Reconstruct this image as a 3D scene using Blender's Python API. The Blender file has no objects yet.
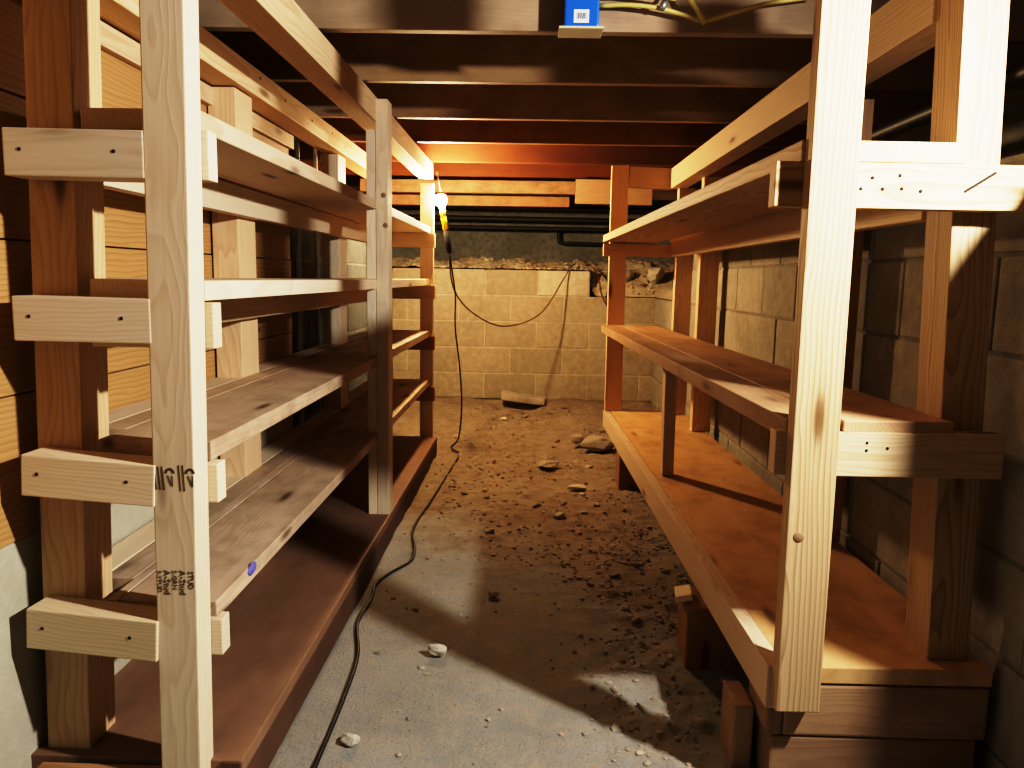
import bpy, bmesh, math, random
from mathutils import Vector, Matrix, noise

random.seed(7)
scene = bpy.context.scene
COL = scene.collection
V = Vector
EYE = 1.05

# ------------------------------------------------------------------ materials
def nt(name):
    m = bpy.data.materials.new(name); m.use_nodes = True
    t = m.node_tree; t.nodes.clear()
    return m, t

class G:
    """tiny node-graph helper"""
    def __init__(s, name):
        s.m, s.t = nt(name)
    def n(s, typ, **k):
        nd = s.t.nodes.new(typ)
        for a, v in k.items():
            setattr(nd, a, v)
        return nd
    def l(s, a, b): s.t.links.new(a, b)
    def val(s, sock, v):
        if hasattr(v, 'is_linked') or isinstance(v, bpy.types.NodeSocket): s.l(v, sock)
        else: sock.default_value = v
    def math(s, op, a, b=0.0, clamp=False):
        nd = s.n('ShaderNodeMath', operation=op, use_clamp=clamp)
        s.val(nd.inputs[0], a); s.val(nd.inputs[1], b)
        return nd.outputs[0]
    def noise(s, vec, scale, detail=4.0, rough=.55, dist=0.0):
        nd = s.n('ShaderNodeTexNoise')
        s.l(vec, nd.inputs['Vector']); nd.inputs['Scale'].default_value = scale
        nd.inputs['Detail'].default_value = detail; nd.inputs['Roughness'].default_value = rough
        nd.inputs['Distortion'].default_value = dist
        return nd.outputs['Fac']
    def vmul(s, vec, v):
        nd = s.n('ShaderNodeVectorMath', operation='MULTIPLY'); s.l(vec, nd.inputs[0]); nd.inputs[1].default_value = v
        return nd.outputs[0]
    def ramp(s, fac, stops):
        nd = s.n('ShaderNodeValToRGB'); s.l(fac, nd.inputs[0])
        e = nd.color_ramp.elements
        while len(e) < len(stops): e.new(.5)
        for i, (p, c) in enumerate(stops):
            e[i].position = p; e[i].color = (*c, 1) if len(c) == 3 else c
        return nd.outputs[0]
    def mix(s, fac, a, b, mode='MIX'):
        nd = s.n('ShaderNodeMix', data_type='RGBA', blend_type=mode)
        s.val(nd.inputs[0], fac)
        for i, c in ((6, a), (7, b)):
            if isinstance(c, tuple): nd.inputs[i].default_value = (*c, 1)
            else: s.l(c, nd.inputs[i])
        return nd.outputs[2]
    def out(s, col, rough=.6, bump=None, bstr=.3, bdist=.01, spec=.3, **k):
        b = s.n('ShaderNodeBsdfPrincipled'); o = s.n('ShaderNodeOutputMaterial')
        s.l(b.outputs[0], o.inputs[0])
        if isinstance(col, tuple): b.inputs['Base Color'].default_value = (*col, 1)
        else: s.l(col, b.inputs['Base Color'])
        s.val(b.inputs['Roughness'], rough)
        b.inputs['Specular IOR Level'].default_value = spec
        if bump is not None:
            bp = s.n('ShaderNodeBump'); bp.inputs['Strength'].default_value = bstr; bp.inputs['Distance'].default_value = bdist
            s.l(bump, bp.inputs['Height']); s.l(bp.outputs[0], b.inputs['Normal'])
        for a, v in k.items(): b.inputs[a].default_value = v
        return s.m

def wood(name, light, mid, dark, ring=.0075, var=.12, dirt=0.0, rough=.62, ringamt=.55, knot=.085, bstr=.25):
    g = G(name)
    tc = g.n('ShaderNodeTexCoord'); oi = g.n('ShaderNodeObjectInfo')
    rnd = oi.outputs['Random']
    off = g.n('ShaderNodeCombineXYZ')
    g.l(g.math('MULTIPLY', rnd, 37.0), off.inputs[0])
    g.l(g.math('MULTIPLY', rnd, 11.3), off.inputs[1]); g.l(g.math('MULTIPLY', rnd, 23.7), off.inputs[2])
    ad = g.n('ShaderNodeVectorMath', operation='ADD'); g.l(tc.outputs['Object'], ad.inputs[0]); g.l(off.outputs[0], ad.inputs[1])
    P = ad.outputs[0]
    sep = g.n('ShaderNodeSeparateXYZ'); g.l(tc.outputs['Object'], sep.inputs[0])
    n1 = g.noise(g.vmul(P, (1.1, 5, 5)), 1.0, 2.0)
    n2 = g.noise(g.vmul(P, (1.7, 7, 7)), 1.7, 2.0)
    r2 = g.math('FRACT', g.math('MULTIPLY', rnd, 7.13)); r3 = g.math('FRACT', g.math('MULTIPLY', rnd, 13.7))
    yy = g.math('ADD', sep.outputs[1], g.math('ADD', g.math('MULTIPLY', g.math('SUBTRACT', r2, .5), .09), g.math('MULTIPLY', n1, .05)))
    zz = g.math('ADD', sep.outputs[2], g.math('ADD', g.math('MULTIPLY', g.math('SUBTRACT', r3, .35), .12), g.math('MULTIPLY', n2, .05)))
    rad = g.math('SQRT', g.math('ADD', g.math('MULTIPLY', yy, yy), g.math('MULTIPLY', zz, zz)))
    fr = g.math('FRACT', g.math('DIVIDE', rad, ring))
    rings = g.ramp(fr, [(0, (0, 0, 0)), (.55, (.35, .35, .35)), (.88, (1, 1, 1)), (1, (0, 0, 0))])
    fine = g.noise(g.vmul(P, (4, 160, 160)), 1.0, 3.0)
    blot = g.noise(g.vmul(P, (2.2, 9, 9)), 1.0, 5.0)
    fac = g.math('ADD', g.math('MULTIPLY', rings, ringamt), g.math('MULTIPLY', g.math('SUBTRACT', fine, .5), .7), clamp=True)
    c = g.mix(fac, light, mid)
    c = g.mix(g.ramp(blot, [(.35, (0, 0, 0)), (.75, (1, 1, 1))]), c, mid, 'MIX') if dirt else c
    vo = g.n('ShaderNodeTexVoronoi'); g.l(g.vmul(P, (2.1, 9, 9)), vo.inputs['Vector']); vo.inputs['Scale'].default_value = 1.0
    kn = g.ramp(vo.outputs['Distance'], [(0, (1, 1, 1)), (knot * .8, (.75, .75, .75)), (knot * 1.5, (.15, .15, .15)), (knot * 2.6, (0, 0, 0))])
    c = g.mix(kn, c, dark)
    if dirt:
        d = g.noise(g.vmul(P, (3, 4, 4)), 2.2, 6.0, .65)
        c = g.mix(g.math('MULTIPLY', g.ramp(d, [(.45, (0, 0, 0)), (.7, (1, 1, 1))]), dirt), c, dark)
    hs = g.n('ShaderNodeHueSaturation'); g.l(c, hs.inputs['Color'])
    g.l(g.math('ADD', 1 - var, g.math('MULTIPLY', rnd, 2 * var)), hs.inputs['Value'])
    g.l(g.math('ADD', .9, g.math('MULTIPLY', r2, .25)), hs.inputs['Saturation'])
    return g.out(hs.outputs[0], rough, fac, bstr, .0012, .25)

PINE = wood('pine', (.68, .52, .35), (.50, .33, .18), (.13, .065, .03))
PALE = wood('pale_pine', (.74, .62, .46), (.58, .43, .27), (.16, .09, .045), ringamt=.45)
RPINE = wood('clear_pine', (.58, .43, .27), (.34, .21, .105), (.14, .07, .03), ringamt=.75, ring=.009)
FIR = wood('fir_shelf', (.56, .36, .19), (.38, .21, .095), (.12, .06, .03), dirt=.30)
GREYED = wood('dusty_shelf_wood', (.60, .47, .345), (.43, .31, .21), (.09, .055, .03), dirt=.35)
BOTTOM = wood('brown_shelf_board', (.27, .165, .105), (.21, .125, .075), (.11, .06, .035), dirt=.3, ringamt=.2, knot=.02)
DARKBROWN = wood('dark_brown_board', (.15, .085, .05), (.11, .06, .035), (.05, .025, .015), dirt=.3, ringamt=.2, knot=.02)  # darker brown than the bottom shelf board, for its fascia
PLY = wood('plywood_shelf', (.66, .46, .27), (.56, .37, .20), (.17, .085, .04), dirt=.4, ringamt=.18, knot=.1)
DARKPINE = wood('stained_pine', (.42, .25, .13), (.29, .155, .075), (.09, .045, .02))
BEAM = wood('old_beam', (.37, .20, .095), (.26, .13, .06), (.09, .04, .02), dirt=.6, ringamt=.5)
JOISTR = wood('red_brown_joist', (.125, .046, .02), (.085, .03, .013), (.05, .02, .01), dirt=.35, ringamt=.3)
JOISTL = wood('lamplit_joist', (.46, .32, .195), (.34, .22, .125), (.12, .065, .035), dirt=.35, ringamt=.3)  # paler copy of the joist wood, lamp light painted into its colour
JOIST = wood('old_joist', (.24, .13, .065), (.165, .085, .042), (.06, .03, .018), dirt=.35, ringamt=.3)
PLANKW = wood('wall_plank_wood', (.50, .31, .14), (.36, .195, .075), (.15, .07, .025), ring=.012, knot=.06, ringamt=.7)
BLOCKW = wood('crib_timber', (.45, .28, .15), (.32, .18, .09), (.1, .05, .025), dirt=.3)

def dirt_mat():
    g = G('dirt_floor'); tc = g.n('ShaderNodeTexCoord'); P = tc.outputs['Object']
    big = g.noise(P, 2.3, 4); med = g.noise(P, 14, 6, .65); fin = g.noise(P, 120, 5, .75)
    sp = g.n('ShaderNodeSeparateXYZ'); g.l(P, sp.inputs[0])
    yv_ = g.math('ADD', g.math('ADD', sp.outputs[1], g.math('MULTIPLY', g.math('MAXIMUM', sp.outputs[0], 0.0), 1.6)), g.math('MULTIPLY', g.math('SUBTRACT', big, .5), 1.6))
    far = g.math('MULTIPLY', g.math('SUBTRACT', yv_, 2.75), 1.6, clamp=True)  # grey of the lamp and brown of the bulb painted into the dirt
    near_lamp_c = g.mix(g.ramp(big, [(.35, (0, 0, 0)), (.65, (1, 1, 1))]), (.36, .35, .315), (.29, .28, .25))
    far_bulb_c = g.mix(g.ramp(big, [(.35, (0, 0, 0)), (.65, (1, 1, 1))]), (.325, .26, .18), (.265, .20, .13))
    c = g.mix(far, near_lamp_c, far_bulb_c)
    c = g.mix(g.math('MULTIPLY', g.ramp(med, [(.4, (0, 0, 0)), (.75, (1, 1, 1))]), .8), c, (.42, .36, .28))
    c = g.mix(g.ramp(fin, [(.26, (1, 1, 1)), (.44, (0, 0, 0))]), c, (.20, .16, .115))
    h = g.math('ADD', g.math('MULTIPLY', med, .7), g.math('MULTIPLY', fin, .5))
    return g.out(c, .95, h, .85, .014, .1)
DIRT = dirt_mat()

def block_mat(name, a, b, c3):
    g = G(name); tc = g.n('ShaderNodeTexCoord'); P = tc.outputs['Object']
    big = g.noise(P, 3.1, 5, .6); fin = g.noise(P, 130, 4, .7); med = g.noise(P, 22, 5, .65)
    c = g.mix(g.ramp(big, [(.35, (0, 0, 0)), (.68, (1, 1, 1))]), a, b)
    c = g.mix(g.ramp(med, [(.42, (0, 0, 0)), (.72, (1, 1, 1))]), c, c3)
    ge = g.n('ShaderNodeNewGeometry'); hs = g.n('ShaderNodeHueSaturation'); g.l(c, hs.inputs['Color'])
    g.l(g.math('ADD', .91, g.math('MULTIPLY', ge.outputs['Random Per Island'], .17)), hs.inputs['Value']); c = hs.outputs[0]
    h = g.math('ADD', g.math('MULTIPLY', med, .6), g.math('MULTIPLY', fin, .6))
    return g.out(c, .93, h, .55, .007, .12)
SAND = block_mat('sandy_earth', (.52, .44, .32), (.42, .34, .235), (.64, .56, .43))
BLOCK = block_mat('concrete_block', (.40, .345, .25), (.33, .28, .20), (.46, .40, .30))
BLOCKD = block_mat('grey_block', (.37, .34, .275), (.30, .275, .22), (.43, .39, .32))
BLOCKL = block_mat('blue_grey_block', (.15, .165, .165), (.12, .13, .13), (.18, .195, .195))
MORTARD = block_mat('grey_mortar', (.27, .25, .205), (.22, .20, .165), (.33, .30, .25))
MORTAR = block_mat('mortar', (.54, .48, .37), (.44, .38, .29), (.60, .54, .43))
OLDCONC = block_mat('old_concrete', (.25, .255, .22), (.34, .34, .30), (.18, .175, .15))
SLAB = block_mat('broken_concrete', (.40, .35, .28), (.33, .28, .21), (.46, .41, .34))
PAINTED = block_mat('pale_painted_wall', (.46, .43, .335), (.42, .39, .30), (.49, .46, .365))

def stone_mat():
    g = G('stone'); tc = g.n('ShaderNodeTexCoord'); oi = g.n('ShaderNodeObjectInfo')
    n = g.noise(tc.outputs['Object'], 60, 4)
    c = g.ramp(oi.outputs['Random'], [(0, (.27, .21, .15)), (.4, (.36, .30, .23)), (.75, (.46, .40, .32)), (1, (.66, .61, .53))])
    c = g.mix(g.math('MULTIPLY', n, .5), c, (.2, .15, .1))
    return g.out(c, .9, n, .4, .004, .15)
STONE = stone_mat()
WHITEROCK = block_mat('pale_rock', (.62, .57, .47), (.5, .44, .35), (.68, .63, .54))

def plain(name, col, rough=.5, metal=0.0, spec=.4, nz=.06, sc=40):
    g = G(name); tc = g.n('ShaderNodeTexCoord'); n = g.noise(tc.outputs['Object'], sc, 3)
    c = g.mix(g.math('MULTIPLY', n, nz * 4), col, tuple(x * .6 for x in col))
    return g.out(c, rough, n, .08, .002, spec, Metallic=metal)
BLUE = plain('blue_plastic', (.012, .13, .55), .4)
CREAM = plain('cream_plate', (.62, .54, .36), .5)
STICKER = plain('white_sticker', (.78, .80, .82), .5, nz=.02)
INK = plain('ink', (.11, .075, .045), .8)
PRINT = plain('sticker_print', (.03, .04, .09), .7)
YELLOW = plain('yellow_cable_jacket', (.60, .49, .17), .45)
YELPL = plain('yellow_plastic', (.85, .72, .03), .4)
BLACK = plain('black_rubber', (.012, .011, .010), .5)
BLACKPIPE = plain('black_iron_pipe', (.035, .028, .022), .5)
PIPEPALE = plain('pale_pipe', (.62, .68, .72), .4)
BROWNCORD = plain('brown_cord', (.14, .075, .035), .6)
STEEL = plain('galvanised_steel', (.45, .44, .42), .4, .8)
BLUEPAINT = plain('blue_paint_smear', (.17, .15, .42), .7)
KNOT = plain('knot', (.30, .19, .10), .7, nz=.12, sc=120)
HOLE = plain('nail_hole', (.03, .018, .01), .9)
def bulb_mat():
    g = G('lit_bulb'); e = g.n('ShaderNodeEmission'); o = g.n('ShaderNodeOutputMaterial')
    e.inputs['Color'].default_value = (1.0, .72, .425, 1); e.inputs['Strength'].default_value = BULB_STRENGTH
    g.l(e.outputs[0], o.inputs[0]); return g.m
BULB_STRENGTH = 3000.0
BULB = bulb_mat()

# ------------------------------------------------------------------ object helpers
WM = {}
def link(name, me, mat=None, parent=None, mw=None):
    o = bpy.data.objects.new(name, me); COL.objects.link(o)
    if mat is not None and me is not None: me.materials.append(mat)
    mw = mw or Matrix()
    WM[o.name] = mw
    if parent is not None:
        o.parent = parent
        o.matrix_basis = WM[parent.name].inverted() @ mw
    else:
        o.matrix_basis = mw
    return o
def tag(o, label=None, cat=None, group=None, kind=None):
    if label: o['label'] = label
    if cat: o['category'] = cat
    if group: o['group'] = group
    if kind: o['kind'] = kind
    return o
def empty(name, loc, label, cat, group=None):
    o = bpy.data.objects.new(name, None); COL.objects.link(o)
    o.empty_display_size = .1
    WM[o.name] = Matrix.Translation(loc); o.matrix_basis = WM[o.name]
    return tag(o, label, cat, group)
def mesh_from(bm, name, smooth=False):
    me = bpy.data.meshes.new(name); bm.normal_update(); bm.to_mesh(me); bm.free()
    if smooth:
        for p in me.polygons: p.use_smooth = True
    return me

def boxbm(bm, lo, hi, bev=0.0):
    r = bmesh.ops.create_cube(bm, size=1.0)
    vs = r['verts']
    for v in vs:
        v.co = V([lo[i] + (v.co[i] + .5) * (hi[i] - lo[i]) for i in range(3)])
    if bev > 0:
        es = list({e for v in vs for e in v.link_edges})
        bmesh.ops.bevel(bm, geom=es, offset=bev, segments=2, profile=.6, affect='EDGES')

def board(name, p0, p1, w, h, side, mat, parent=None, bev=.0025, label=None):
    """lumber: centre line p0 -> p1, width w along 'side', height h along the third axis; local X = grain"""
    p0, p1 = V(p0), V(p1)
    x = (p1 - p0); L = x.length; x.normalize()
    s = V(side); s = (s - s.dot(x) * x).normalized(); z = x.cross(s)
    mw = Matrix.Translation((p0 + p1) / 2) @ Matrix((x, s, z)).transposed().to_4x4()
    bm = bmesh.new(); boxbm(bm, (-L / 2, -w / 2, -h / 2), (L / 2, w / 2, h / 2), bev)
    o = link(name, mesh_from(bm, name), mat, parent, mw)
    if label: o['label'] = label
    return o

def bx(name, lo, hi, axis, mat, parent=None, bev=.0025, label=None):
    """axis-aligned lumber box with grain along axis 0/1/2"""
    lo, hi = V(lo), V(hi); c = (lo + hi) / 2; d = hi - lo
    p0, p1 = c.copy(), c.copy(); p0[axis] = lo[axis]; p1[axis] = hi[axis]
    side = {0: (0, 1, 0), 1: (1, 0, 0), 2: (1, 0, 0)}[axis]; si = {0: 1, 1: 0, 2: 0}[axis]; hi_i = 3 - axis - si
    return board(name, p0, p1, d[si], d[hi_i], side, mat, parent, bev, label)

def tube(name, pts, r, mat, parent=None, res=8, mw=None, cyclic=False):
    """smooth round tube through points (Catmull-Rom) as mesh"""
    P = [V(p) for p in pts]; Q = []
    for i in range(len(P) - 1):
        a = P[max(i - 1, 0)]; b = P[i]; c = P[i + 1]; d = P[min(i + 2, len(P) - 1)]
        n = max(3, int((c - b).length / .03)) if len(P) > 2 else 2
        for k in range(n):
            t = k / n
            Q.append(.5 * ((2 * b) + (c - a) * t + (2 * a - 5 * b + 4 * c - d) * t * t + (3 * b - 3 * c + d - a) * t ** 3))
    Q.append(P[-1])
    bm = bmesh.new(); rings = []; up = V((.3, .2, 1)).normalized()
    for i, q in enumerate(Q):
        t = (Q[min(i + 1, len(Q) - 1)] - Q[max(i - 1, 0)]).normalized()
        s = t.cross(up)
        if s.length < .05: s = t.cross(V((1, 0, 0)))
        s.normalize(); u = s.cross(t)
        rings.append([bm.verts.new(q + r * (math.cos(2 * math.pi * k / res) * s + math.sin(2 * math.pi * k / res) * u)) for k in range(res)])
    for a, b in zip(rings, rings[1:]):
        for k in range(res):
            bm.faces.new((a[k], a[(k + 1) % res], b[(k + 1) % res], b[k]))
    bm.faces.new(rings[0][::-1]); bm.faces.new(rings[-1])
    return link(name, mesh_from(bm, name, True), mat, parent, mw)

def lathe(name, prof, mat, parent, mw, seg=20):
    bm = bmesh.new(); rings = []
    for (r, z) in prof:
        rings.append([bm.verts.new((max(r, 1e-4) * math.cos(2 * math.pi * k / seg), max(r, 1e-4) * math.sin(2 * math.pi * k / seg), z)) for k in range(seg)])
    for a, b in zip(rings, rings[1:]):
        for k in range(seg): bm.faces.new((a[k], a[(k + 1) % seg], b[(k + 1) % seg], b[k]))
    bm.faces.new(rings[0][::-1]); bm.faces.new(rings[-1])
    return link(name, mesh_from(bm, name, True), mat, parent, mw)

def nail_hole(parent, p, nrm, r=.0032, mat=None):
    """nail head / hole set on a board face"""
    n = V(nrm).normalized(); mw = Matrix.Translation(V(p) + n * .0006) @ n.to_track_quat('Z', 'Y').to_matrix().to_4x4()
    return lathe('knot' if mat else 'nail', [(r * .6, -.004), (r, -.0005), (r * .9, .0003), (.0004, .0004)], mat or HOLE, parent, mw, 10)

# ------------------------------------------------------------------ setting: floor
def floor_h(x, y):
    rough = max(0, min(1, (y - 2.3) / .9)) if x < .25 else 1.0
    rough = max(rough, max(0, min(1, (x - .05) / .3)))
    z = .018 * noise.noise((x * 2.1, y * 2.1, 0)) + .010 * noise.noise((x * 7, y * 7, 3)) * (.3 + rough)
    z += rough * .016 * max(0, noise.noise((x * 16, y * 16, 7)) - .05) + rough * .012 * max(0, noise.noise((x * 31, y * 31, 4)) - .1)
    z += .003 * noise.noise((x * 55, y * 55, 9)) * (.25 + rough)
    z += .095 * max(0, min(1, (y - 4.4) / 1.6)) ** 1.3
    if y > 5.2: z += .02 * noise.noise((x * 4, y * 4, 1))
    z -= .10 * math.exp(-((x + .08) / .14) ** 4 - ((y - 5.80) / .085) ** 4)
    return z
def grid_mesh(name, x0, x1, y0, y1, st, f):
    nx, ny = int((x1 - x0) / st), int((y1 - y0) / st); vs = []; fs = []
    for j in range(ny + 1):
        for i in range(nx + 1):
            x = x0 + (x1 - x0) * i / nx; y = y0 + (y1 - y0) * j / ny
            vs.append((x, y, f(x, y)))
    for j in range(ny):
        for i in range(nx):
            a = j * (nx + 1) + i; fs.append((a, a + 1, a + nx + 2, a + nx + 1))
    me = bpy.data.meshes.new(name); me.from_pydata(vs, [], fs)
    for p in me.polygons: p.use_smooth = True
    return me
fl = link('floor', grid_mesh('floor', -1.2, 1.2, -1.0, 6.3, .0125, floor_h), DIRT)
tag(fl, 'dusty dirt floor of the crawl space between the shelves', kind='structure')

# ------------------------------------------------------------------ setting: block walls
def block_wall(name, axis, fixed, depth, a0, a1, courses, z0, ch, bl, label, skip=lambda c, m: False, offs=0.0, back=1, seed=1, mat=None):
    """running-bond wall of individual weathered blocks in one mesh, mortar recessed"""
    rr = random.Random(seed); bm = bmesh.new(); mz = []
    for c in range(courses):
        a = a0 - (bl / 2 if c % 2 else 0) - offs; 
        while a < a1:
            lo, hi = max(a, a0), min(a + bl, a1); a += bl
            if hi - lo < .02 or skip(c, (lo + hi) / 2): continue
            j = rr.uniform(-.002, .002); g_ = .0045
            f0, f1 = (fixed + j, fixed + depth) if back > 0 else (fixed - depth, fixed - j)
            zlo, zhi = z0 + c * ch + g_, z0 + (c + 1) * ch - g_
            if axis == 0: L, H = (lo + g_, f0, zlo), (hi - g_, f1, zhi)
            else: L, H = (f0, lo + g_, zlo), (f1, hi - g_, zhi)
            boxbm(bm, L, H, .005)
            m0, m1 = (fixed + .0045, fixed + depth - .01) if back > 0 else (fixed - depth + .01, fixed - .0045)
            zt = z0 + (c + 1) * ch - (0 if c < courses - 1 else .012)
            mz.append(((lo, m0, z0 + c * ch), (hi, m1, zt)) if axis == 0 else ((m0, lo, z0 + c * ch), (m1, hi, zt)))
    nb = len(bm.faces)
    for L, H in mz: boxbm(bm, L, H)
    bm.faces.ensure_lookup_table()
    for i, f in enumerate(bm.faces): f.material_index = 0 if i < nb else 1
    o = link(name, mesh_from(bm, name), mat or BLOCK); o.data.materials.append(MORTAR if mat is None else MORTARD)
    return tag(o, label, kind='structure')
# far wall: five courses, the top one broken off towards the right
block_wall('wall_back', 0, 6.05, .19, -1.075, 1.05, 5, .095, .204, .408, 'low concrete block wall closing the far end of the aisle',
           skip=lambda c, m: c == 4 and m > .47, offs=.09, seed=3)
# right wall: seven courses near, lower at the far corner
block_wall('wall_right', 1, .975, .19, 1.13, 6.04, 7, -.109, .204, .408, 'concrete block wall behind the right shelving',
           skip=lambda c, m: (c >= 5 and m > 4.75), offs=.1, seed=5, mat=BLOCKD)
# left wall: planks in the near half over a pale painted strip, blocks beyond
bm = bmesh.new()
for i, (za, zb) in enumerate(((.553, .82), (.823, 1.10), (1.103, 1.36), (1.363, 1.60))):
    boxbm(bm, (-.965, .2, za), (-.935 + .002 * (i % 2), 3.02, zb), .003)
o = link('wall_left', None)
bpy.data.objects.remove(o)
me = mesh_from(bm, 'wall_left')
me.transform(Matrix.Translation((.95, -1.7, -1.05)))
me.transform(Matrix.Rotation(-math.pi / 2, 4, 'Z'))
wl = link('wall_left', me, PLANKW, None, Matrix.Translation((-.95, 1.7, 1.05)) @ Matrix.Rotation(math.pi / 2, 4, 'Z'))
tag(wl, 'wide horizontal wooden planks lining the left wall', kind='structure')
bm = bmesh.new(); boxbm(bm, (-.99, .2, -.05), (-.938, 3.02, .551), .003)
tag(link('wall_left_lower', mesh_from(bm, 'w'), PAINTED), 'pale painted lower strip of the left wall', kind='structure')
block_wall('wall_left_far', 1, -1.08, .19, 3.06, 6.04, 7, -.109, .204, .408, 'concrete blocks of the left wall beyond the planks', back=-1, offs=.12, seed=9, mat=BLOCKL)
# outer foundation walls
for nm, lo, hi, lb in (('wall_back_upper', (-2.2, 7.4, .6), (2.2, 7.6, 1.95), 'dark old concrete foundation behind the far block wall'),
                       ('wall_right_outer', (1.75, 1.3, .3), (1.9, 7.4, 1.95), 'dark outer foundation wall on the right'),
                       ('wall_left_outer', (-1.9, .2, .3), (-1.75, 7.4, 1.95), 'dark outer foundation wall on the left')):
    bm = bmesh.new(); boxbm(bm, lo, hi)
    tag(link(nm, mesh_from(bm, nm), OLDCONC), lb, kind='structure')
bm = bmesh.new(); boxbm(bm, (-1.9, -1.2, 1.915), (1.9, 7.6, 1.95))
tag(link('ceiling', mesh_from(bm, 'ceiling'), JOIST), 'dark board subfloor above the joists', kind='structure')
# earth bank behind the far and right walls
def bank(x, y):
    z = 1.08 + .10 * math.exp(-((y - 6.55) / .35) ** 2) + .045 * noise.noise((x * 5, y * 5, 1)) + .018 * noise.noise((x * 17, y * 17, 8)) + .016 * abs(noise.noise((x * 38, y * 38, 4))) + .008 * noise.noise((x * 80, y * 80, 4))
    k = max(0, min(1, (x - .40) / .12))
    q_ = max(0, y - 6.07)
    low = .914 + q_ * .75 + min(1, q_ / .05) * (.03 + .03 * noise.noise((x * 8, y * 8, 2)) + .02 * abs(noise.noise((x * 30, y * 30, 2))) + .008 * noise.noise((x * 70, y * 70, 2)))
    z = z * (1 - k) + min(low, z) * k
    if y < 6.26: z = max(z, 1.120 if x < .47 else .918)
    return z
bk = link('soil_bank', grid_mesh('bank', -1.3, 1.72, 6.07, 7.38, .014, bank), SAND)
tag(bk, 'loose earth heaped on top of the far block wall and slumping through its broken corner', 'earth', kind='stuff')
bk4 = link('soil_bank', grid_mesh('bank4', .985, 1.72, 4.80, 6.03, .015, lambda x, y: max(.916, .916 + (x - .985) * .55 + min(1, (x - .985) / .05) * (.03 + .03 * noise.noise((x * 9, y * 9, 5)) + .02 * abs(noise.noise((x * 32, y * 32, 2))) + .008 * noise.noise((x * 70, y * 70, 2))))), SAND)
tag(bk4, 'loose earth lying on the low far end of the right block wall', 'earth', kind='stuff')
# footing lip at the base of the far wall
bm = bmesh.new(); boxbm(bm, (.1, 5.96, .0), (.97, 6.05, .075), .008)
tag(link('trim_footing', mesh_from(bm, 'footing'), SLAB), 'concrete footing lip under the far wall', kind='structure')

# ------------------------------------------------------------------ joists and beams overhead
JLAB = ['nearest ceiling joist, carrying the blue electrical box', 'second ceiling joist from the camera, behind the one with the blue box',
        'third ceiling joist from the camera', 'fourth ceiling joist from the camera', 'fifth ceiling joist, just in front of the lit bulb',
        'sixth ceiling joist, lit orange just beyond the bulb', 'seventh ceiling joist, over the far block wall', 'last ceiling joist before the back foundation']
for i, y in enumerate((2.243, 2.81, 3.425, 4.03, 4.70, 5.34, 6.02, 6.7)):
    rr = random.Random(i)
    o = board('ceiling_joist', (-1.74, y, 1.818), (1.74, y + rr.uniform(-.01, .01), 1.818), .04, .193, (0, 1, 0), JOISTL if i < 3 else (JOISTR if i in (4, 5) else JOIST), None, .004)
    tag(o, JLAB[i], 'joist', 'ceiling joists')
o = board('timber_beam', (-1.2, 5.52, 1.672), (.30, 5.52, 1.676), .07, .085, (0, 1, 0), BEAM); tag(o, 'bright orange timber beam hung under the joists beyond the bulb', 'beam')
o = board('timber_beam', (-1.2, 5.66, 1.59), (.27, 5.66, 1.592), .07, .07, (0, 1, 0), BEAM); tag(o, 'lower timber beam behind the bright orange one over the far wall', 'beam')
o = board('blocking_board', (.29, 5.26, 1.625), (.80, 5.26, 1.622), .035, .16, (0, 1, 0), DARKPINE); tag(o, 'short pale blocking board just below the joist by the far right post', 'board')  # blocking board floats free under the joists, nothing holds it
# pipes at the back
def pipe(pts, r, label, mat=BLACKPIPE):
    return tag(tube('dark_pipe', pts, r, mat), label, 'pipe')  # pipes run free in the air
pipe([(-1.7, 6.95, 1.66), (0, 6.95, 1.655), (1.7, 6.95, 1.65)], .028, 'upper dark iron pipe running along the back foundation')
pipe([(-1.7, 7.05, 1.575), (0, 7.05, 1.57), (1.7, 7.05, 1.565)], .026, 'middle dark iron pipe running along the back foundation')
pipe([(-1.7, 7.12, 1.50), (0, 7.12, 1.495), (1.7, 7.12, 1.49)], .02, 'lower thin dark pipe along the back foundation')
pipe([(.26, 7.3, 1.50), (.265, 7.3, 1.40), (.30, 7.3, 1.375), (.42, 7.3, 1.375), (.62, 7.3, 1.37), (1.4, 7.3, 1.365)], .018, 'bent dark pipe dropping then running right on the back foundation')
pipe([(1.12, 1.45, 1.535), (1.12, 3.0, 1.53), (1.12, 5.6, 1.525)], .022, 'dark pipe running above the right block wall')
for y, lb in ((3.45, 'near one of two thin pale vertical pipes past the planks'), (3.74, 'far one of two thin pale vertical pipes past the planks')):
    tag(tube('conduit', [(-1.03, y, .12), (-1.03, y + .002, .9), (-1.03, y, 1.7)], .011, PIPEPALE), lb, 'pipe')

# ------------------------------------------------------------------ LEFT shelving unit
LU = empty('shelving_unit', (-.75, 1.3, 0), 'tall open lumber shelving unit with five shelves along the left plank wall', 'shelves')
def U(*a, **k): return board(*a, parent=LU, **k)
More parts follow.
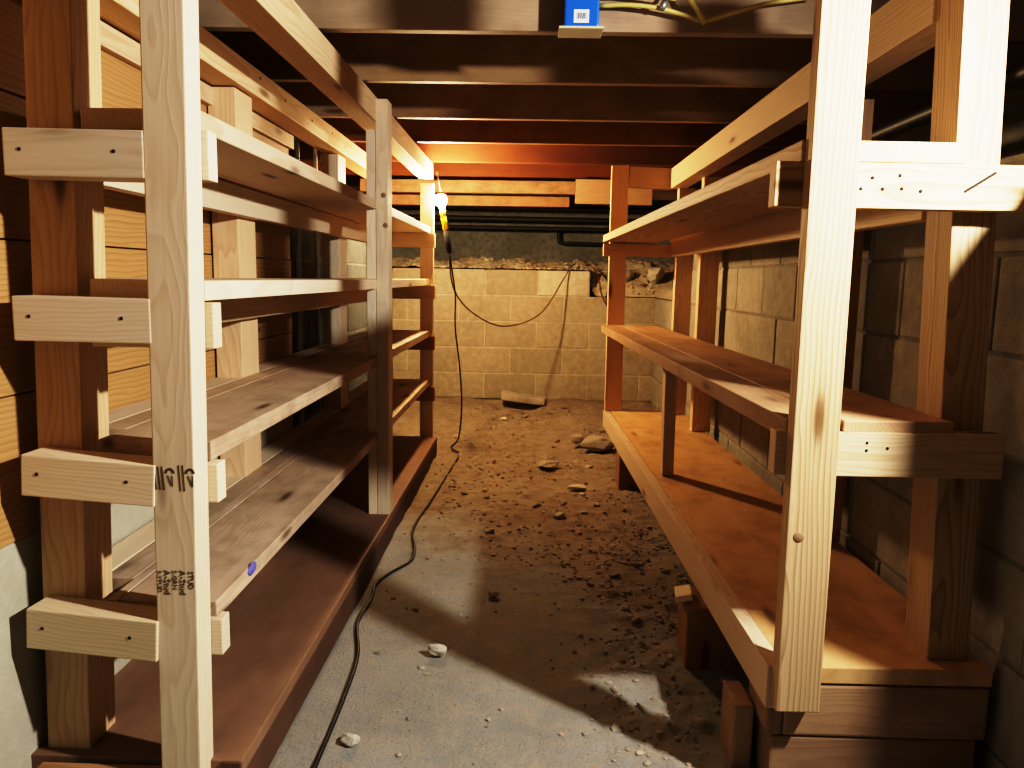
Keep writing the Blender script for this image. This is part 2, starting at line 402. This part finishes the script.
# front posts
pn = U('front_post', (-.6005, 1.33, 1.70), (-.6285, 1.33, .03), .073, .06, (1, 0, 0), PALE)
mp_ = U('front_post', (-.5575, 2.965, 1.69), (-.5575, 2.965, .10), .045, .089, (1, 0, 0), PALE)
U('front_post', (-.600, 4.52, 1.576), (-.600, 4.52, .10), .076, .04, (1, 0, 0), PALE)
zs = [1.312, 1.017, .722, .422]          # shelf centre heights (38 mm boards)
top = [z + .018 for z in zs]
seg = [(1.582, top[0]), (zs[0] - .018, top[1]), (zs[1] - .018, top[2]), (zs[2] - .018, top[3]), (zs[3] - .018, .115)]
for a, b in seg:                                        # short cripples between the shelves behind the middle post
    U('post_filler', (-.5985, 2.965, a), (-.5985, 2.965, b), .035, .086, (1, 0, 0), PALE)
# rear posts
rp = U('rear_post', (-.832, 1.417, 1.575), (-.882, 1.417, .03), .083, .094, (1, 0, 0), PINE)
U('rear_post', (-.889, 2.33, 1.572), (-.889, 2.33, .10), .078, .14, (1, 0, 0), PINE)
U('rear_post', (-.889, 3.52, 1.572), (-.889, 3.52, .10), .078, .14, (1, 0, 0), PALE)
U('rear_post', (-.89, 4.45, 1.572), (-.89, 4.45, .10), .08, .09, (1, 0, 0), DARKPINE)
for z, dx in ((1.345, .006), (1.235, .013)): nail_hole(mp_, (-.5575 + dx, 2.9205, z), (0, -1, 0), .010, KNOT)
# top rails
U('top_rail', (-.62, 1.345, 1.655), (-.618, 4.60, 1.655), .082, .088, (1, 0, 0), PINE)
br = U('top_rail', (-.875, 1.345, 1.617), (-.875, 4.60, 1.615), .09, .08, (1, 0, 0), PINE)
for y, z in ((2.42, 1.635), (2.66, 1.622), (2.98, 1.62), (3.28, 1.63), (3.5, 1.61)): nail_hole(br, (-.83, y, z), (1, 0, 0), .005)
U('wall_nailer', (-.922, 1.47, 1.545), (-.922, 3.02, 1.545), .02, .05, (1, 0, 0), PINE)
# cleats at the near end: an outer one beside the post, an inner one behind it
outer = [((-.880, 1.318, 1.243), (-.6435, 1.318, 1.241), .078), ((-.883, 1.318, .966), (-.6445, 1.318, .965), .077),
         ((-.889, 1.320, .690), (-.650, 1.316, .676), .075), ((-.901, 1.324, .402), (-.656, 1.312, .388), .076)]
inner = [(1.292, 1.208), (.996, .914), (.703, .630), (.403, .332)]
for i, (a, b, h) in enumerate(outer):
    c = U('end_cleat', V(a) + V((0, .0135, 0)), V(b) + V((0, .0135, 0)), .065, h, (0, 1, 0), PALE)
    for t in ((.12, .13), (.79, .8))[0:2]:
        f = t[0]; p = V(a).lerp(V(b), f); nail_hole(c, (p.x, p.y - .019, p.z + .004), (0, -1, 0))
    z1, z0 = inner[i]
    U('end_cleat', (-.783, 1.380, (z0 + z1) / 2), (-.560 - .002 * i, 1.380, (z0 + z1) / 2), .038, z1 - z0, (0, 1, 0), PALE)
# cleats at middle and far posts
for i, z in enumerate(zs):
    zz = z - .018 - .041
    U('end_cleat', (-.92, 4.478, zz), (-.548, 4.478, zz), .038, .08, (0, 1, 0), PALE if i < 2 else DARKPINE)
    U('ledger', (-.831, 1.445, zz + (.0 if i else -.003)), (-.831, 4.455, zz), .036, .08, (1, 0, 0), [PALE, PINE, PINE, PINE][i])
# shelves: front board is the shelf, the boards behind it its sub-parts
mats = [PINE, PALE, GREYED, GREYED]
for i, z in enumerate(zs):
    split = [-.789, -.789, -.789, -.765][i]
    dz = [(0, 0), (0, -.002), (.002, -.004), (-.006, .008)][i]
    t_ = [.036, .036, .036, .034][i]
    def bd(nm, xa, xb_, y0, mt, par, th):
        return board(nm, ((xa + xb_) / 2, y0, z + dz[0]), ((xa + xb_) / 2, 4.495, z + dz[1]), abs(xb_ - xa), th, (1, 0, 0), mt, par)
    s = bd('shelf', -.58, split, 1.374, mats[i], LU, t_)
    if i == 3: bd('board', split - .003, -.789, 1.374, mats[i], s, t_ - .001)
    bd('board', -.7905, -.851, 1.475, mats[i], s, t_)
    bd('board', -.856, -.930, 1.475, PALE, s, .034)
    if i == 3:
        bm = bmesh.new(); rr = random.Random(4)
        bmesh.ops.create_icosphere(bm, subdivisions=2, radius=1)
        for v in bm.verts: v.co *= 1 + .25 * noise.noise(v.co * 2.1)
        for v in bm.verts: v.co = V((v.co.x * .005, v.co.y * .026, v.co.z * .013))
        sm = link('paint_smear', mesh_from(bm, 'smear', True), BLUEPAINT, s, Matrix.Translation((-.580, 1.56, z + .004)))
        sm['label'] = 'dark blue paint smear on the shelf edge'
# bottom shelf
bs = U('bottom_shelf', (-.735, 1.345, .112), (-.735, 4.46, .095), .41, .03, (1, 0, 0), BOTTOM)
board('fascia', (-.549, 1.34, .070), (-.549, 4.46, .052), .036, .112, (1, 0, 0), DARKBROWN, bs)
U('base_board', (-.91, 1.318, .075), (-.667, 1.318, .075), .036, .09, (0, 1, 0), DARKPINE)
U('base_board', (-.93, 4.44, .04), (-.57, 4.44, .04), .036, .08, (0, 1, 0), DARKPINE)

# ink grade stamps on the near post
def text_mesh(s, size):
    cu = bpy.data.curves.new('t', 'FONT'); cu.body = s; cu.size = size; cu.align_x = 'LEFT'; cu.extrude = .0002
    cu.resolution_u = 2
    o = bpy.data.objects.new('t', cu); COL.objects.link(o)
    dg = bpy.context.evaluated_depsgraph_get(); dg.update()
    me = bpy.data.meshes.new_from_object(o.evaluated_get(dg)); bpy.data.objects.remove(o); bpy.data.curves.remove(cu)
    return me
def stamp(rows, z_top):
    bm = bmesh.new()
    for (s, size, dx, dzz) in rows:
        me = text_mesh(s, size); me.transform(Matrix.Translation((dx, dzz, 0)) @ Matrix.Rotation(-math.pi / 2, 4, 'Z'))
        bm.from_mesh(me)
    me = mesh_from(bm, 'ink_stamp')
    t = (1.70 - z_top) / 1.67; x = -.6005 - .028 * t
    mw = Matrix.Translation((x, 1.2994, z_top)) @ Matrix.Rotation(math.pi / 2, 4, 'X')
    o = link('ink_stamp', me, INK, pn, mw); o['label'] = 'dark ink grade stamp'
stamp([('S-STUD', .0125, -.0345, 0), ('A-Stud', .0165, -.0215, .001), ('S-GRN', .0125, -.0065, .001), ('A-Stud', .0165, .0065, .001), ('STUD', .0135, .0225, 0)], .522)
bm = bmesh.new()
def q(x0, z0, x1, z1, w):
    d = V((x1 - x0, z1 - z0, 0)); n_ = V((-d.y, d.x, 0)).normalized() * w / 2
    a, b = V((x0, z0, 0)), V((x1, z1, 0)); bm.faces.new([bm.verts.new(p) for p in (a - n_, b - n_, b + n_, a + n_)])
for x in (-.034, -.027, -.020): q(x, .0, x + .003, -.042, .0026)
for x in (.010, .017): q(x, .003, x + .002, -.044, .0022)
for cx in (-.006, .030):
    for k in range(6):
        a0, a1 = math.pi * k / 6, math.pi * (k + 1) / 6
        q(cx + .007 * math.cos(a0), -.012 + .008 * math.sin(a0), cx + .007 * math.cos(a1), -.012 + .008 * math.sin(a1), .004)
    q(cx - .004, -.016, cx + .002, -.034, .0022); q(cx + .004, -.016, cx + .004, -.036, .002)
o = link('ink_stamp', mesh_from(bm, 'ink_stamp'), INK, pn, Matrix.Translation((-.6173, 1.2994, .712)) @ Matrix.Rotation(math.pi / 2, 4, 'X'))
o['label'] = 'dark ink mill mark'

# ------------------------------------------------------------------ RIGHT shelving unit
RU = empty('shelving_unit', (.7, 1.44, 0), 'lumber shelving unit of two shelves over a wide base raised on timber blocks', 'shelves')
def R(*a, **k): return board(*a, parent=RU, **k)
sk = -.0155
rfp = R('front_post', (.5435, 1.459, 1.70), (.5495, 1.459, .204), .086, .038, (1, 0, 0), RPINE)
R('front_post', (.50, 4.52, 1.692), (.507, 4.52, .281), .098, .04, (1, 0, 0), PINE)
dpost = R('rear_post', (.827, 1.572, 1.70), (.882, 1.572, .281), .084, .10, (1, 0, 0), RPINE)
R('rear_post', (.905, 2.28, 1.56), (.905, 2.28, .281), .085, .06, (1, 0, 0), DARKPINE)
R('rear_post', (.897, 3.95, 1.56), (.897, 3.95, .281), .094, .06, (1, 0, 0), PINE)
R('rear_post', (.868, 4.44, 1.56), (.868, 4.44, .281), .094, .06, (1, 0, 0), PINE)
R('top_rail', (.825, 1.62, 1.618), (.825, 4.47, 1.618), .085, .11, (1, 0, 0), PINE)
R('top_cleat', (.551, 4.52, 1.628), (.79, 4.52, 1.622), .04, .115, (0, 1, 0), PINE)
nail_hole(rfp, (.527, 1.44, .565), (0, -1, 0), .011, KNOT)
# near cleats
c1 = R('end_cleat', (.452, 1.498, 1.232), (.955, 1.498, 1.230), .038, .083, (0, 1, 0), RPINE)
for x, z in ((.63, 1.245), (.61, 1.225), (.65, 1.225), (.685, 1.226), (.72, 1.222), (.68, 1.25)): nail_hole(c1, (x, 1.479, z), (0, -1, 0), .0035)
board('saw_mark', (.80, 1.4788, 1.222), (.855, 1.4788, 1.258), .0016, .005, (0, 1, 0), HOLE, c1, .0)
c2 = R('end_cleat', (.484, 1.498, .721), (.925, 1.498, .722), .038, .088, (0, 1, 0), PINE)
for x, z in ((.66, .745), (.70, .735), (.66, .73)): nail_hole(c2, (x, 1.479, z), (0, -1, 0), .003)
# far cleat and back ledgers
R('end_cleat', (.415, 4.478, 1.217), (.80, 4.478, 1.217), .038, .07, (0, 1, 0), PINE)
R('ledger', (.818, 1.63, 1.226), (.815, 4.46, 1.228), .036, .088, (1, 0, 0), PINE)
R('ledger', (.83, 1.63, .70), (.825, 4.46, .70), .036, .08, (1, 0, 0), PINE)
# shelves
zt = 1.2925
def xs(x, y0, y1, z, w, name, mat, parent, th, dx=-.082):
    return board(name, (x, y0, z[0]), (x + dx, y1, z[1]), w, th, (1, 0, 0), mat, parent)
s1 = xs(.649, 1.48, 4.50, (zt, zt - .012), .306, 'shelf', RPINE, RU, .038)
board('board', (.855, 1.64, zt), (.845, 4.50, zt - .012), .10, .037, (1, 0, 0), PALE, s1)
s2 = xs(.556, 1.482, 4.50, (.767, .766), .105, 'shelf', FIR, RU, .042)
xs(.720, 1.482, 4.50, (.767, .766), .215, 'board', FIR, s2, .042)
R('support_stick', (.558, 3.02, .745), (.563, 3.02, .281), .045, .06, (1, 0, 0), PINE)
# base shelf
b0 = R('bottom_shelf', (.744, 1.482, .262), (.705, 4.54, .262), .420, .035, (1, 0, 0), PLY)
board('fascia', (.516, 1.478, .235), (.470, 4.54, .230), .036, .092, (1, 0, 0), PINE, b0)

# crib timbers and blocks under the right unit
def timber(lo, hi, ax, label, mat=BLOCKW, bev=.006):
    return tag(bx('timber_block', lo, hi, ax, mat, None, bev), label, 'block')
timber((.538, 1.482, .128), (.95, 1.60, .240), 0, 'upper long timber under the near end of the right shelving')
timber((.515, 1.485, .005), (.935, 1.62, .126), 0, 'lower long timber at the floor under the near end of the right shelving')
timber((.505, 1.482, .128), (.5365, 1.62, .187), 1, 'short timber offcut filling under the near fascia corner of the right shelving')
timber((.458, 1.55, .0), (.500, 1.66, .150), 2, 'short upright block at the near left corner of the right shelving')
b1 = timber((.445, 1.99, -.012), (.60, 2.12, .176), 2, 'upright timber block with a shim under the middle of the right base shelf')
tag(board('shim', (.436, 2.00, .196), (.452, 2.10, .184), .045, .018, (1, -.1, .25), PALE), 'small pale wooden shim on top of the upright block', 'shim')
timber((.468, 3.79, -.02), (.60, 3.92, .181), 2, 'small dark upright block under the far part of the right base shelf')

# ------------------------------------------------------------------ blue electrical box with yellow cables
EB = empty('electrical_box', (.121, 2.17, 1.70), 'blue plastic electrical box with a cream rim on the nearest joist', 'electrical box')
bm = bmesh.new(); boxbm(bm, (.076, 2.145, 1.709), (.168, 2.222, 1.835), .006); link('housing', mesh_from(bm, 'h'), BLUE, EB)
bm = bmesh.new(); boxbm(bm, (.062, 2.135, 1.7025), (.180, 2.222, 1.7085), .0015); link('rim', mesh_from(bm, 'h'), CREAM, EB)
bm = bmesh.new(); boxbm(bm, (.101, 2.1440, 1.719), (.141, 2.1452, 1.752), .0); st = link('sticker', mesh_from(bm, 'h'), STICKER, EB)
bm = bmesh.new()
rr = random.Random(3)
for k in range(9):
    x = .109 + k * .003; boxbm(bm, (x, 2.1434, 1.727 + rr.uniform(0, .004)), (x + rr.choice((.001, .0018)), 2.1442, 1.744), 0)
link('print', mesh_from(bm, 'h'), PRINT, st)
def cab(pts, r, label, mat=YELLOW): return tag(tube('cable', pts, r, mat, None, 8), label, 'cable')
cab([(.169, 2.19, 1.776), (.25, 2.175, 1.775), (.33, 2.178, 1.768), (.40, 2.19, 1.755), (.45, 2.195, 1.743), (.49, 2.19, 1.750), (.60, 2.16, 1.775), (.75, 2.17, 1.80)], .006, 'yellow cable running from the blue box along the joist')
cab([(.38, 2.18, 1.86), (.40, 2.17, 1.80), (.425, 2.165, 1.765), (.452, 2.17, 1.728)], .0075, 'short yellow cable stub hanging across the long one')
cab([(.169, 2.16, 1.792), (.26, 2.15, 1.795), (.34, 2.15, 1.786), (.37, 2.16, 1.79), (.37, 2.19, 1.86)], .005, 'yellow cable looping up between joists beside the blue box')
sp = lathe('cable_staple', [(.008, -.012), (.009, 0), (.008, .012)], STEEL, None, Matrix.Translation((.338, 2.165, 1.772)) @ Matrix.Rotation(.4, 4, 'Y'), 12)
tag(sp, 'small metal clamp holding the yellow cables', 'clamp')

# ------------------------------------------------------------------ hanging work light at the far left post
WLX, WLY, WLZ = -.521, 4.525, 1.474
WL = empty('work_light', (WLX, WLY, WLZ), 'lit bare bulb on a yellow and black handle by the far left post', 'lamp')
tilt = Matrix.Translation((WLX, WLY, WLZ)) @ Matrix.Rotation(-.17, 4, 'Y')
bb = lathe('bulb', [(.003, .044), (.020, .041), (.032, .030), (.036, .012), (.033, -.006), (.020, -.022), (.013, -.038), (.012, -.045)], BULB, WL, tilt)
lathe('collar', [(.014, -.045), (.018, -.05), (.018, -.075), (.014, -.08), (.016, -.085), (.017, -.155), (.012, -.160)], YELPL, WL, tilt)
lathe('handle', [(.013, -.160), (.017, -.166), (.018, -.25), (.014, -.29), (.006, -.30)], BLACK, WL, tilt)
tube('hook', [(WLX - .002, WLY - .003, WLZ + .06), (WLX - .012, WLY - .02, WLZ + .12), (WLX - .02, WLY, WLZ + .17), (WLX - .028, WLY - .005, WLZ + .155)], .0025, STEEL, WL)
hx, hz = WLX + .05, WLZ - .29
tag(tube('power_cord', [(hx, WLY, hz), (hx + .03, 4.58, .95), (hx + .035, 4.55, .75), (hx + .05, 4.7, .5), (hx + .06, 4.75, .25), (hx + .045, 4.72, .05), (-.46, 4.6, .02), (-.40, 4.45, .02)], .0045, BLACK),
    'thin black cord hanging from the work light to the dirt', 'cord')
tag(tube('power_cord', [(hx - .005, WLY + .015, hz + .03), (-.46, 4.68, .98), (-.36, 4.95, .82), (-.17, 5.35, .715), (.08, 5.7, .79), (.26, 5.98, 1.05), (.31, 6.06, 1.135), (.36, 6.3, 1.17)], .0045, BROWNCORD),
    'brown cord sagging from the work light across to the far wall top', 'cord')
tag(tube('power_cord', [(.50, 6.2, 1.14), (.53, 6.02, 1.06), (.55, 6.0, .95), (.60, 6.02, .85), (.66, 6.02, .8)], .006, BROWNCORD), 'short brown cord drooping over the broken wall corner', 'cord')
gp = [(-.435, 1.40), (-.437, 1.52), (-.44, 1.77), (-.455, 2.0), (-.50, 2.2), (-.495, 2.38), (-.505, 2.50), (-.47, 2.62), (-.42, 2.74), (-.425, 2.86), (-.455, 3.0), (-.46, 3.2), (-.44, 3.5), (-.42, 3.9), (-.40, 4.4)]
tag(tube('extension_cord', [(x, y, floor_h(x, y) + .006) for x, y in gp], .0048, BLACK), 'black extension cord lying on the dirt along the left shelving', 'cord')

# ------------------------------------------------------------------ stones
def stone_mesh(seed, sub=2, rough=.28, flat=.6):
    bm = bmesh.new(); bmesh.ops.create_icosphere(bm, subdivisions=sub, radius=1)
    rr = random.Random(seed); o = V((rr.uniform(0, 50), rr.uniform(0, 50), rr.uniform(0, 50)))
    sx, sy = rr.uniform(.75, 1.25), rr.uniform(.7, 1.0)
    for v in bm.verts:
        d = 1 + rough * 1.6 * noise.noise(v.co * 1.1 + o) + rough * .8 * noise.noise(v.co * 2.7 + o)
        # chop with a few planes for facets
        v.co = v.co * d
    for k in range(5):
        n = V((rr.gauss(0, 1), rr.gauss(0, 1), rr.gauss(0, 1))).normalized(); c = rr.uniform(.6, .85)
        for v in bm.verts:
            e = v.co.dot(n) - c
            if e > 0: v.co -= n * e * .85
    for v in bm.verts: v.co = V((v.co.x * sx, v.co.y * sy, v.co.z * flat))
    return mesh_from(bm, 'stone')
SM = [stone_mesh(i, 2, .28, random.uniform(.38, .62)) for i in range(14)]
for m in SM: m.materials.append(STONE)
def put(name, me, loc, s, rz, label, cat, group=None, tilt=(0, 0), mat=None):
    o = bpy.data.objects.new(name, me); COL.objects.link(o)
    o.location = loc; o.scale = (s, s, s); o.rotation_euler = (tilt[0], tilt[1], rz)
    return tag(o, label, cat, group)
rs = random.Random(21)
placed = []
def free(x, y, r):
    return all((x - a) ** 2 + (y - b) ** 2 > (r + c + .004) ** 2 for a, b, c in placed)
def scatter(n, fx, fy, smin, smax, label, group, cat='stone', lim=4000):
    k = t = 0
    while k < n and t < lim:
        t += 1
        y = fy(); x = fx(y); s = smin + (smax - smin) * rs.random() ** 2.6
        if not free(x, y, s * 1.25): continue
        if x < -.51 or x > .98: continue
        if x > .42 and (1.44 < y < 1.68 or 1.96 < y < 2.15 or 3.76 < y < 3.95): continue
        if any((x - gx) ** 2 + (y - gy) ** 2 < (s + .02) ** 2 for gx, gy in gp): continue
        placed.append((x, y, s)); k += 1
        put('stone', rs.choice(SM), (x, y, floor_h(x, y) + s * .10), s, rs.uniform(0, 6.28), label, cat, group, (rs.uniform(-.3, .3), rs.uniform(-.3, .3)))
# hand-placed ones first
def rock(px, me_i, s, z, label, mat=None, flat=None, rz=0.0, pl=True):
    m = stone_mesh(me_i, 3, .25, flat or .6); m.materials.append(mat or STONE)
    if pl: placed.append((px[0], px[1], s * 1.2))
    put('rock', m, (px[0], px[1], z), s, rz, label, 'rock')
rock((.445, 4.62), 101, .085, .06, 'big rough rock wedged under the far corner of the right base shelf', SLAB, .7)
rock((.315, 4.70), 102, .042, .06, 'fist-sized rock beside the big rough one under the right base shelf', STONE, .7)
rock((-.235, 2.02), 103, .026, .02, 'pale stone casting a dark shadow on the lit bare floor', WHITEROCK, .7)
rock((-.385, 1.60), 104, .026, .012, 'pale stone in the lit dust beside the extension cord', WHITEROCK, .6)
rock((-.10, 2.43), 105, .016, .012, 'lone pale pebble near the middle of the lit floor', WHITEROCK, .7)
rock((.26, 3.75), 106, .04, .02, 'flat pale stone in the aisle right of centre', WHITEROCK, .35)
rock((.15, 3.30), 107, .026, .012, 'rounded pale stone in the middle of the aisle', WHITEROCK, .6)
rock((.12, 4.20), 108, .07, .025, 'long flat slab-like stone lying in the far aisle', SLAB, .25, 1.1)
rock((.985, 6.12), 109, .085, 1.10, 'big whitish rock on the low corner of the right wall', WHITEROCK, .9, 0, False)
rock((1.05, 5.45), 110, .06, 1.03, 'brown rock on the low far end of the right wall', STONE, .8, 0, False)
rock((.78, 6.2), 111, .055, 1.08, 'rubble lump on the broken top of the far wall', STONE, .8, 0, False)
scatter(50, lambda y: rs.uniform(-.48, .5), lambda: rs.uniform(4.6, 5.9), .010, .045, 'small stone in the loose dirt at the foot of the far wall', 'stones at the foot of the far wall')
scatter(75, lambda y: rs.uniform(-.40, .46), lambda: rs.uniform(2.9, 4.6), .007, .028, 'small stone scattered over the brown dirt of the aisle', 'stones over the far aisle dirt')
scatter(55, lambda y: rs.triangular(.12, .62, .42), lambda: rs.uniform(1.55, 3.4), .006, .026, 'small stone in the rubble along the right base shelf', 'stones along the right base shelf')
scatter(22, lambda y: rs.uniform(-.42, .2), lambda: rs.uniform(1.5, 2.9), .004, .012, 'tiny pebble on the smooth lit floor', 'pebbles on the smooth floor')
# grit and gravel too fine to count: one object
def grit(name, n, fxy, zf, smin, smax, mat, label):
    rr = random.Random(77); base = []
    for k in range(6):
        bm = bmesh.new(); bmesh.ops.create_icosphere(bm, subdivisions=1, radius=1)
        for v in bm.verts: v.co *= 1 + .45 * noise.noise(v.co * 1.3 + V((k * 7, 3, 1)))
        base.append(([v.co.copy() for v in bm.verts], [[v.index for v in f_.verts] for f_ in bm.faces])); bm.free()
    vs, fs = [], []
    for k in range(n):
        x, y = fxy(rr); s_ = smin + (smax - smin) * rr.random() ** 3; a_ = rr.uniform(0, 6.28); ca, sa = math.cos(a_), math.sin(a_)
        z = zf(x, y) + s_ * .15; o0 = len(vs); bv, bf = rr.choice(base); fl_ = rr.uniform(.45, .8)
        vs += [(x + s_ * (v.x * ca - v.y * sa), y + s_ * (v.x * sa + v.y * ca), z + s_ * v.z * fl_) for v in bv]
        fs += [[i_ + o0 for i_ in f_] for f_ in bf]
    me = bpy.data.meshes.new(name); me.from_pydata(vs, [], fs)
    return tag(link(name, me, mat), label, 'gravel', kind='stuff')
def cord_d(x, y):
    d = 9.0
    for (ax, ay), (bx_, by) in zip(gp, gp[1:]):
        t = max(0, min(1, ((x - ax) * (bx_ - ax) + (y - ay) * (by - ay)) / ((bx_ - ax) ** 2 + (by - ay) ** 2)))
        d = min(d, math.hypot(x - ax - t * (bx_ - ax), y - ay - t * (by - ay)))
    return d
def fgrit(rr):
    while True:
        u = rr.random()
        if u < .62: x, y = rr.uniform(-.5, .95), rr.uniform(2.7, 5.95)
        elif u < .9: x, y = rr.triangular(.1, .75, .42), rr.uniform(1.5, 3.2)
        elif u < .93: x, y = rr.uniform(-.5, .4), rr.uniform(1.4, 2.8)
        else: continue
        if any((x - a) ** 2 + (y - b) ** 2 < (c + .012) ** 2 for a, b, c in placed): continue
        if x > .41 and (1.45 < y < 1.69 or 1.97 < y < 2.14 or 3.77 < y < 3.94): continue
        if -.25 < x < .17 and y > 5.76: continue
        if cord_d(x, y) < .03: continue
        if noise.noise((x * 3, y * 3, 5)) + rr.uniform(-.5, .5) > -.1: return x, y
GRITM = block_mat('grit', (.38, .315, .23), (.29, .23, .16), (.52, .46, .37))
grit('gravel', 3200, fgrit, floor_h, .0025, .011, GRITM, 'fine gravel and grit strewn over the dirt floor')
# chunk of concrete over a hollow at the wall foot
bm = bmesh.new(); boxbm(bm, (-.17, -.07, -.03), (.17, .07, .03), .012)
bmesh.ops.subdivide_edges(bm, edges=bm.edges[:], cuts=2, use_grid_fill=True)
for v in bm.verts: v.co += V((noise.noise(v.co * 12), noise.noise(v.co * 12 + V((5, 5, 5))), noise.noise(v.co * 12 + V((9, 1, 5))))) * .012
tag(link('concrete_chunk', mesh_from(bm, 'chunk'), SLAB, None, Matrix.Translation((-.03, 5.88, .128)) @ Matrix.Rotation(.12, 4, 'Y') @ Matrix.Rotation(-.1, 4, 'Z')), 'broken concrete chunk over a dark hollow at the far wall foot', 'rubble')
# rubble on the wall tops
k = 0
pl2 = []
while k < 90:
    x = rs.uniform(-.62, .46) if k < 62 else rs.uniform(.5, .95); y = rs.uniform(6.10, 6.5) if k < 62 else rs.uniform(6.12, 6.35)
    s = .010 + .03 * rs.random() ** 2
    if any((x - a) ** 2 + (y - b) ** 2 < (s + c + .004) ** 2 for a, b, c in pl2): k += 0; 
    else:
        zz = bank(x, y)
        pl2.append((x, y, s)); k += 1
        put('stone', rs.choice(SM), (x, y, zz + s * .3), s, rs.uniform(0, 6.28), 'small stone in the rubble on top of the far block wall', 'stone', 'rubble on the far wall')

# crumbled mortar and gravel belong to the earth heap itself
rr = random.Random(5); bm = bmesh.new(); bm.from_mesh(bk.data)
for k in range(1300):
    x = rr.uniform(-1.0, .98); y = 6.085 + .45 * rr.random() ** 1.5
    s_ = .004 + .015 * rr.random() ** 3
    if any((x - a_) ** 2 + (y - b_) ** 2 < (s_ + c_ * 1.2 + .003) ** 2 for a_, b_, c_ in pl2): continue
    r_ = bmesh.ops.create_icosphere(bm, subdivisions=1, radius=1)
    o_ = V((rr.uniform(0, 40), 0, 0))
    for v in r_['verts']:
        d_ = v.co * (1 + .45 * noise.noise(v.co * 1.3 + o_)); v.co = V((x, y, bank(x, y) + s_ * .2)) + V((d_.x * s_, d_.y * s_, d_.z * s_ * .7))
bm.to_mesh(bk.data); bm.free()
# ------------------------------------------------------------------ lights
def point(name, loc, w, col, r):
    L = bpy.data.lights.new(name, 'POINT'); L.energy = w; L.color = col; L.shadow_soft_size = r
    o = bpy.data.objects.new(name, L); COL.objects.link(o); o.location = loc; return o
L = bpy.data.lights.new('clamp_lamp', 'SPOT'); L.energy = 300; L.color = (1.0, .985, .945); L.shadow_soft_size = .03
L.spot_size = math.radians(140); L.spot_blend = 1.0
lo = bpy.data.objects.new('clamp_lamp', L); COL.objects.link(lo); lo.location = (1.18, .87, 1.59)
lo.rotation_euler = V((-.89, .30, -.33)).to_track_quat('-Z', 'Y').to_euler()
w = bpy.data.worlds.new('World'); scene.world = w; w.use_nodes = True
w.node_tree.nodes['Background'].inputs[0].default_value = (1.0, .72, .48, 1)
w.node_tree.nodes['Background'].inputs[1].default_value = .016

# ------------------------------------------------------------------ camera
cam = bpy.data.cameras.new('Camera'); co = bpy.data.objects.new('Camera', cam); COL.objects.link(co)
f = 770.0; W, H = 1024, 768
cam.sensor_width = 36; cam.lens = 36 * f / W; cam.clip_start = .02
roll = math.radians(1.2)
yv = V((530 - 512, 278 - 384, f)).normalized()            # world +Y seen in camera axes (right, down, forward)
dn = V((-math.sin(roll), math.cos(roll), 0)); dn = (dn - dn.dot(yv) * yv).normalized()
xv = dn.cross(yv)
# columns: camera right, up, back in world
right = V((xv[0], yv[0], -dn[0])); down = V((xv[1], yv[1], -dn[1])); fwd = V((xv[2], yv[2], -dn[2]))
M = Matrix((right, -down, -fwd)).transposed().to_4x4(); M.translation = V((0, 0, EYE))
co.matrix_world = M
scene.camera = co
scene.view_settings.view_transform = 'Standard'
scene.view_settings.gamma = .90
scene.view_settings.use_curve_mapping = True          # soft highlight shoulder
cm = scene.view_settings.curve_mapping
cm.white_level = (6.0, 6.0, 6.0)
cc = cm.curves[3]
for x, y in ((.052, .019), (.117, .060), (.208, .148), (.364, .32), (.57, .54), (.84, .73), (1.14, .83), (1.6, .893), (2.3, .935), (3.5, .965)):
    cc.points.new(x / 6.0, y)
cc.points[-1].location = (1.0, .992)
cm.extend = 'HORIZONTAL'
cm.update()
scene.view_settings.exposure = 0.0
